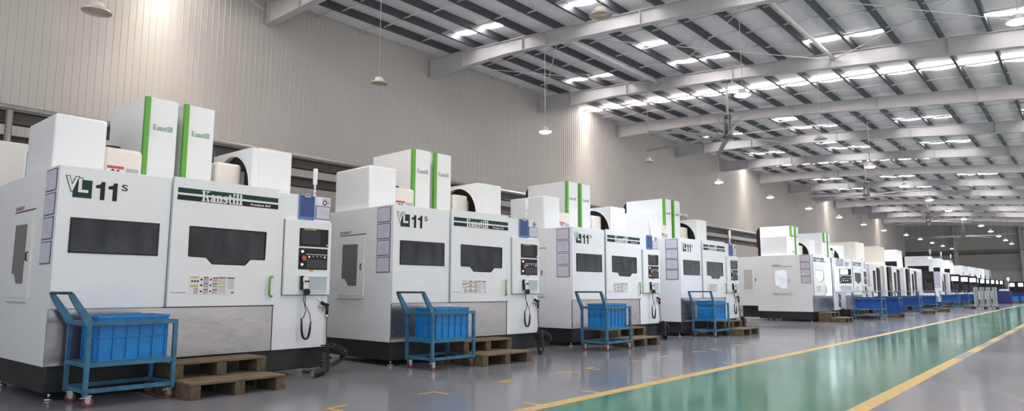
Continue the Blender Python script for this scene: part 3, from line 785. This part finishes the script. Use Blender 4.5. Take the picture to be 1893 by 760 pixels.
CP = [(2.50, 7.86, .0), (7.00, 7.56, -.03), (11.42, 7.31, -.02), (16.66, 7.40, 0)]
cl = ['blue steel cart with a dark worn handle at the corner of the first machine', 'blue steel cart in front of the second white machine', 'blue steel cart in front of the third white machine', 'blue steel cart in front of the fourth white machine']
kl = ['blue plastic crate with ribbed sides on the nearest and largest cart', 'blue plastic crate on the cart of the second machine', 'deeper blue plastic crate on the cart of the third machine', 'blue plastic crate on the cart of the fourth machine']
crateD = make_crate(.70, .47, .47, 'cratedk'); crateD_used = [0]
for i, (x, y, a) in enumerate(CP):
    c = cartA if i == 0 else copy_tree(cartA); c.location = (x, y, 0); c.rotation_euler[2] = a
    tag(c, cl[i], 'cart', 'blue crate carts')
    k = crateA if i == 0 else crateA.copy()
    if i: COL.objects.link(k)
    dx, dy = .10, .055
    k.location = (x+dx*math.cos(a)-dy*math.sin(a), y+dx*math.sin(a)+dy*math.cos(a), .450); k.rotation_euler[2] = a
    tag(k, kl[i], 'crate', 'blue crates on the carts')
# wide carts of the far machines stand crosswise: long side towards the camera
cartB = make_cart(L=.62, Wd=1.05, grip='cartpale'); crateB = make_crate(.5, .95, .46, 'cratedk')
far_carts = [(30.9, 6.55, 'fifth'), (35.5, 6.8, 'sixth'), (39.2, 6.6, 'seventh'), (43.7, 6.55, 'eighth'), (53.8, 6.75, 'tenth'), (58.3, 6.75, 'eleventh'), (62.8, 6.75, 'twelfth')]
for i, (x, y, n) in enumerate(far_carts):
    c = cartB if i == 0 else copy_tree(cartB); c.location = (x, y, 0)
    tag(c, f'small blue cart with pale push bar at the {n} machine of the row', 'cart', 'blue crate carts')
    k = crateB if i == 0 else crateB.copy()
    if i: COL.objects.link(k)
    k.location = (x+.06, y+.05, .450); tag(k, f'dark blue crate on the cart at the {n} machine of the row', 'crate', 'blue crates on the carts')
def crate_copy(src, x, y, z, a, label):
    k = src.copy(); COL.objects.link(k); k.location = (x, y, z); k.rotation_euler[2] = a; tag(k, label, 'crate', 'blue crates on the carts')
crateD.location = (33.7, 6.45, .184); tag(crateD, 'blue crate standing low beside the cart of the sixth machine', 'crate', 'blue crates on the carts')
fp = 0
for n, (x, y) in (('sixth', (33.6, 6.45)), ('seventh', (40.2, 6.25)), ('eighth', (44.7, 6.2)), ('ninth', (47.5, 6.9)), ('tenth', (54.2, 6.1))):
    pallet(x, y, 0, 0, f'dark low pallet on the floor near the {n} machine of the row')

# ------------------------------------------------------------------ beige and white machines farther down the row
def make_far(top, body, open_mag=False, lit=False, swung=True):
    t = thing('machining_centre')
    mb = MB(); mb.box(0,.03,.40,1.15,2.4,2.5,body); mb.box(1.15,1.2,.40,2.0,2.4,2.5,body); mb.box(1.15,.03,2.35,2.0,1.2,2.5,body); mb.box(1.15,.03,.40,2.0,1.2,.75,body); mb.box(2.0,.03,.40,3.6,2.4,2.5,body); mb.box(2.05,-.15,.5,2.5,.03,2.45,body,.01)
    mb.build('enclosure', t)
    mb = MB(); mb.box(.03,.06,.04,3.57,2.35,.40,'dark'); mb.build('plinth', t)
    mb = MB(); mb.box(1.2,.25,.76,1.95,.28,2.34,'steeldk'); mb.box(1.5,.2,.76,1.56,.25,2.34,'black'); mb.box(1.155,.05,.76,1.165,.25,2.34,'black'); mb.box(1.975,.05,.76,1.995,.25,2.34,'steeldk'); mb.box(1.7,.12,.76,1.74,.25,2.34,'black'); mb.build('door', t)
    mb = MB(); mb.box(.45,.0,1.1,.8,.03,2.15,'glass'); mb.box(.43,.01,1.08,.82,.028,2.17,'black'); mb.build('viewing_window', t)
    mb = MB(); mb.tube([(.2,-.02,2.3),(.2,-.2,2.38),(.35,-.32,2.2),(.4,-.34,1.6),(.4,-.3,1.0)], .02, 'white', 8); mb.build('cable_conduit', t)
    for k in range(4):
        zt = 2.45-.27*k; mb = MB(); mb.box(-.006,.1,zt-.25,0,.5,zt,'purple'); mb.box(-.009,.115,zt-.237,-.006,.485,zt-.013,'paper'); mb.build('document_sleeve', t)
    mb = MB(); mb.box(2.7,-.16,1.0,2.74,.03,2.3,body); mb.box(2.58,-.75,1.05,2.70,-.16,2.35,'black',.01)
    if not swung: mb.bm.clear(); mb.box(2.6,-.22,.9,3.3,.03,2.4,'black',.01)
    cpn = mb.build('control_panel', t)
    if not swung:
        mb = MB(); mb.box(2.7,-.226,1.88,3.2,-.22,2.2,'screen'); mb.build('screen', cpn)
        mb = MB(); mb.cyl((3.2,-.22,1.75),1,-.02,.04,'estop',12); mb.box(2.7,-.226,1.25,3.15,-.22,1.65,'key'); mb.build('keypad', cpn)
    else:
      mb = MB(); mb.box(2.572,-.66,1.88,2.58,-.24,2.2,'screenlit' if lit else 'screen'); mb.build('screen', cpn)
      mb = MB()
      for r in range(4):
          for k in range(5): mb.box(2.570,-.66+.085*k,1.25+.11*r,2.58,-.60+.085*k,1.31+.11*r,'key')
      mb.cyl((2.565,-.3,1.75),0,.02,.04,'estop',12); mb.build('keypad', cpn)
    mb = MB(); z0 = 2.95 if open_mag else 2.5
    mb.box(.9,.85,z0,2.6,2.35,3.65,top,.02)
    if open_mag:
        mb.box(.9,2.2,2.5,2.6,2.35,2.95,top); mb.box(.9,.6,2.5,1.05,.85,3.4,top); mb.box(2.4,.85,2.5,2.6,2.2,2.95,top)
    mb.build('column_cover', t)
    if open_mag:
        mb = MB(); mb.box(1.06,.86,2.5,2.39,2.19,2.94,'black'); mb.build('tool_magazine', t)
    else:
        mb = MB(); mb.box(.3,.5,2.5,.9,1.4,2.72,'cream',.05,3); mb.build('motor_cover', t)
    mb = MB(); mb.prism([(2.35,2.9),(2.35,3.68)]+[(2.35+.3*math.sin(a),3.35+.33*math.cos(a)) for a in [PI/2*k/8 for k in range(1,9)]]+[(2.65,2.9)],0,1.3,1.7,'black'); mb.box(1.4,2.4,2.5,1.6,2.55,2.9,'black'); mb.build('cable_chain', t)
    return t
far_list = [('cream','offwhite',False,False,36.3,8.05,'cream topped machining centre, seventh in the row'),
            ('beige','offwhite',False,False,40.7,8.0,'beige topped machining centre, eighth in the row'),
            ('white','white',True,False,45.2,7.95,'tall white machining centre with a dark open magazine, ninth in the row')]
for top, body, om, lit, x, y, l in far_list:
    t = make_far(top, body, om, lit, om); t.location = (x, y, 0); tag(t, l, 'machine', 'older machining centres farther down the row')
tall = make_far('white','white',True,True)
mb = MB(); mb.tube([(1.5,.8,3.65),(1.5,.8,3.85)], .02, 'chrome', 8); mb.tube([(1.5,.8,3.85),(1.5,.8,4.15)], .05, 'lampwhite', 10); mb.build('signal_lamp', tall)
for i, (x, y, l) in enumerate(((55.2, 7.85, 'white machining centre after the second gap, its broad white side showing document sleeves'), (59.6, 7.8, 'white machining centre with lit screen, eleventh in the row'), (64.0, 7.75, 'white machining centre with lit screen, twelfth in the row'))):
    t = tall if i == 0 else copy_tree(tall); t.location = (x, y, 0); tag(t, l, 'machine', 'older machining centres farther down the row')
# small machines with lit screens at the end of the hall
def make_small():
    t = thing('milling_machine')
    mb = MB(); mb.box(0,.5,.35,2.6,2.2,2.2,'white',.02); mb.box(.3,.8,2.2,2.2,2.2,3.35,'white',.02); mb.build('enclosure', t)
    mb = MB(); mb.box(.05,.55,.02,2.55,2.1,.35,'dark'); mb.build('plinth', t)
    mb = MB(); mb.box(.4,.77,2.3,.9,.8,2.7,'black'); mb.build('opening', t)
    mb = MB(); mb.box(.6,-.4,1.15,.72,.5,2.25,'black',.01); cpn = mb.build('control_panel', t)
    mb = MB(); mb.box(.592,-.25,1.85,.6,.3,2.18,'screenlit'); mb.build('screen', cpn)
    return t
sm = make_small()
for i, (x, y) in enumerate(((69.5,7.55),(72.8,7.45),(76.0,7.4),(79.2,7.3),(82.4,7.25),(85.6,7.15))):
    t = sm if i == 0 else copy_tree(sm); t.location = (x, y, 0); t.scale = (1,1,1)
    tag(t, f'small white milling machine with a lit screen, {["first","second","third","fourth","fifth","last"][i]} of the six at the far end', 'machine', 'milling machines at the far end')
# console, blue tank and stores at the end
t = thing('control_cabinet', 'black control cabinet with two lit screens near the end wall', 'cabinet', (86.5, 5.15, 0))
mb = MB(); mb.box(0,0,.0,.8,1.4,1.0,'navy',.02); mb.build('base', t)
mb = MB(); mb.box(.1,-.1,1.0,.35,1.35,2.1,'black',.02); p_ = mb.build('console', t)
for y in (.1, .8):
    mb = MB(); mb.box(.092,y,1.6,.1,y+.4,1.95,'screenlit'); mb.build('screen', p_)
t = thing('coolant_tank', 'dark navy tank standing behind the stacked castings', 'tank', (77.0, 5.6, 0))
mb = MB(); mb.box(0,0,.0,1.2,1.3,1.15,'navy',.03); mb.build('body', t)
mb = MB(); mb.box(.3,.2,1.15,.9,.9,1.32,'white',.02); mb.cyl((.6,.5,1.32),2,.3,.15,'black',14); mb.build('pump', t)
mb = MB(); mb.tube([(0,0,0),(0,0,2.25)], .03, 'chrome', 8); mb.cyl((0,0,2.25),2,.22,.09,'glowgreen',12); tag(mb.build('signal_light', None, (84.0, 6.25, 0)), 'green glowing signal light on a pole near the end wall', 'light')
for i, (x, y) in enumerate(((80.5, 5.35), (80.5, 4.72))):
    pallet(x, y-.1, 0, 0, f'pallet at the far end carrying a blue crate, {["first","second"][i]} of two')
    k = crateA.copy(); COL.objects.link(k); k.location = (x+.2, y-.03, .184); tag(k, f'blue crate on a pallet at the far end, {["beside the tank","closest to the aisle"][i]}', 'crate', 'blue crates on the carts')
# stacked castings on a pallet by the yellow line
t = thing('wooden_pallet', 'dark flat pallet under the stack of grey castings beside the yellow line', 'pallet', (53.6, 4.62, 0))
for k in range(6): mb = MB(); mb.box(0,.24*k+.01,.11,1.0,.24*k+.22,.14,'dark'); mb.build('deck_board', t)
for k in range(3): mb = MB(); mb.box(0,.65*k+.01,0,1.0,.65*k+.13,.11,'dark'); mb.build('bearer', t)
def make_cast():
    t = thing('grey_casting')
    mb = MB(); mb.box(0,0,0,.26,.20,.024,'cast'); mb.box(0,0,.156,.26,.20,.18,'cast')
    for a in (0,.176):
        mb.box(.0,a,.02,.26,a+.024,.16,'cast')
    mb.box(0,.024,.07,.26,.176,.10,'cast'); mb.build('body', t)
    mb = MB(); mb.tube([(-.02,.10,.125),(.28,.10,.125)], .035, 'cast', 10); mb.build('boss', t)
    return t
ca = make_cast(); cn = 0
for ix in range(2):
    for iy in range(4):
        for iz in range(7):
            c = ca if cn == 0 else copy_tree(ca); cn += 1
            c.location = (53.72+.42*ix, 4.70+.335*iy, .142+.181*iz)
            tag(c, 'grey metal casting in the stack on the dark pallet beside the yellow line', 'casting', 'grey castings stacked on the pallet')

# ------------------------------------------------------------------ light
w = bpy.data.worlds.new('World'); S.world = w; w.use_nodes = True
nt = w.node_tree; bg = nt.nodes['Background']
tc = nt.nodes.new('ShaderNodeTexCoord'); sx_ = nt.nodes.new('ShaderNodeSeparateXYZ'); cr = nt.nodes.new('ShaderNodeValToRGB')
mr = nt.nodes.new('ShaderNodeMapRange'); mr.inputs['From Min'].default_value = -1; mr.inputs['From Max'].default_value = 1
nt.links.new(tc.outputs['Generated'], sx_.inputs[0]); nt.links.new(sx_.outputs['Z'], mr.inputs['Value']); nt.links.new(mr.outputs['Result'], cr.inputs['Fac'])
e = cr.color_ramp.elements; e[0].position = .485; e[0].color = (1, .98, .95, 1); e[1].position = .515; e[1].color = (.40, .43, .47, 1)   # lower half made brighter to lift the ceiling, dimmer hazy sky above
nt.links.new(cr.outputs['Color'], bg.inputs['Color']); bg.inputs['Strength'].default_value = 1.60
for i, sx in enumerate(STRIP):          # daylight falling from the end of each skylight strip down the wall
    L = bpy.data.lights.new('skylight_glow', 'AREA'); L.shape = 'RECTANGLE'; L.size = .4; L.size_y = 1.5; L.energy = 32; L.color = (1, .87, .73); L.spread = math.radians(76)
    o = bpy.data.objects.new('skylight_glow', L); COL.objects.link(o); o.location = (sx-.1, WY-.95, 8.86)
for o in [o for o in COL.objects if o.name.startswith('pendant_lamp')]:      # the lit high bay lamps
    if 'unlit' in o['label']: continue
    L = bpy.data.lights.new('lamp_light', 'SPOT'); L.energy = 420; L.color = (.86, .91, 1); L.spot_size = math.radians(150); L.spot_blend = .6; L.shadow_soft_size = .17
    q = bpy.data.objects.new('lamp_light', L); COL.objects.link(q); q.location = o.location + Vector((0, 0, -.08))
L = bpy.data.lights.new('work_light', 'AREA'); L.size = .9; L.energy = 10; L.color = (.85, .9, 1)
q = bpy.data.objects.new('work_light', L); COL.objects.link(q); q.location = (29.15, 8.35, 2.38)
S.view_settings.view_transform = 'Standard'; S.view_settings.look = 'None'; S.view_settings.gamma = 1; S.view_settings.use_curve_mapping = False
S.view_settings.exposure = 0.60
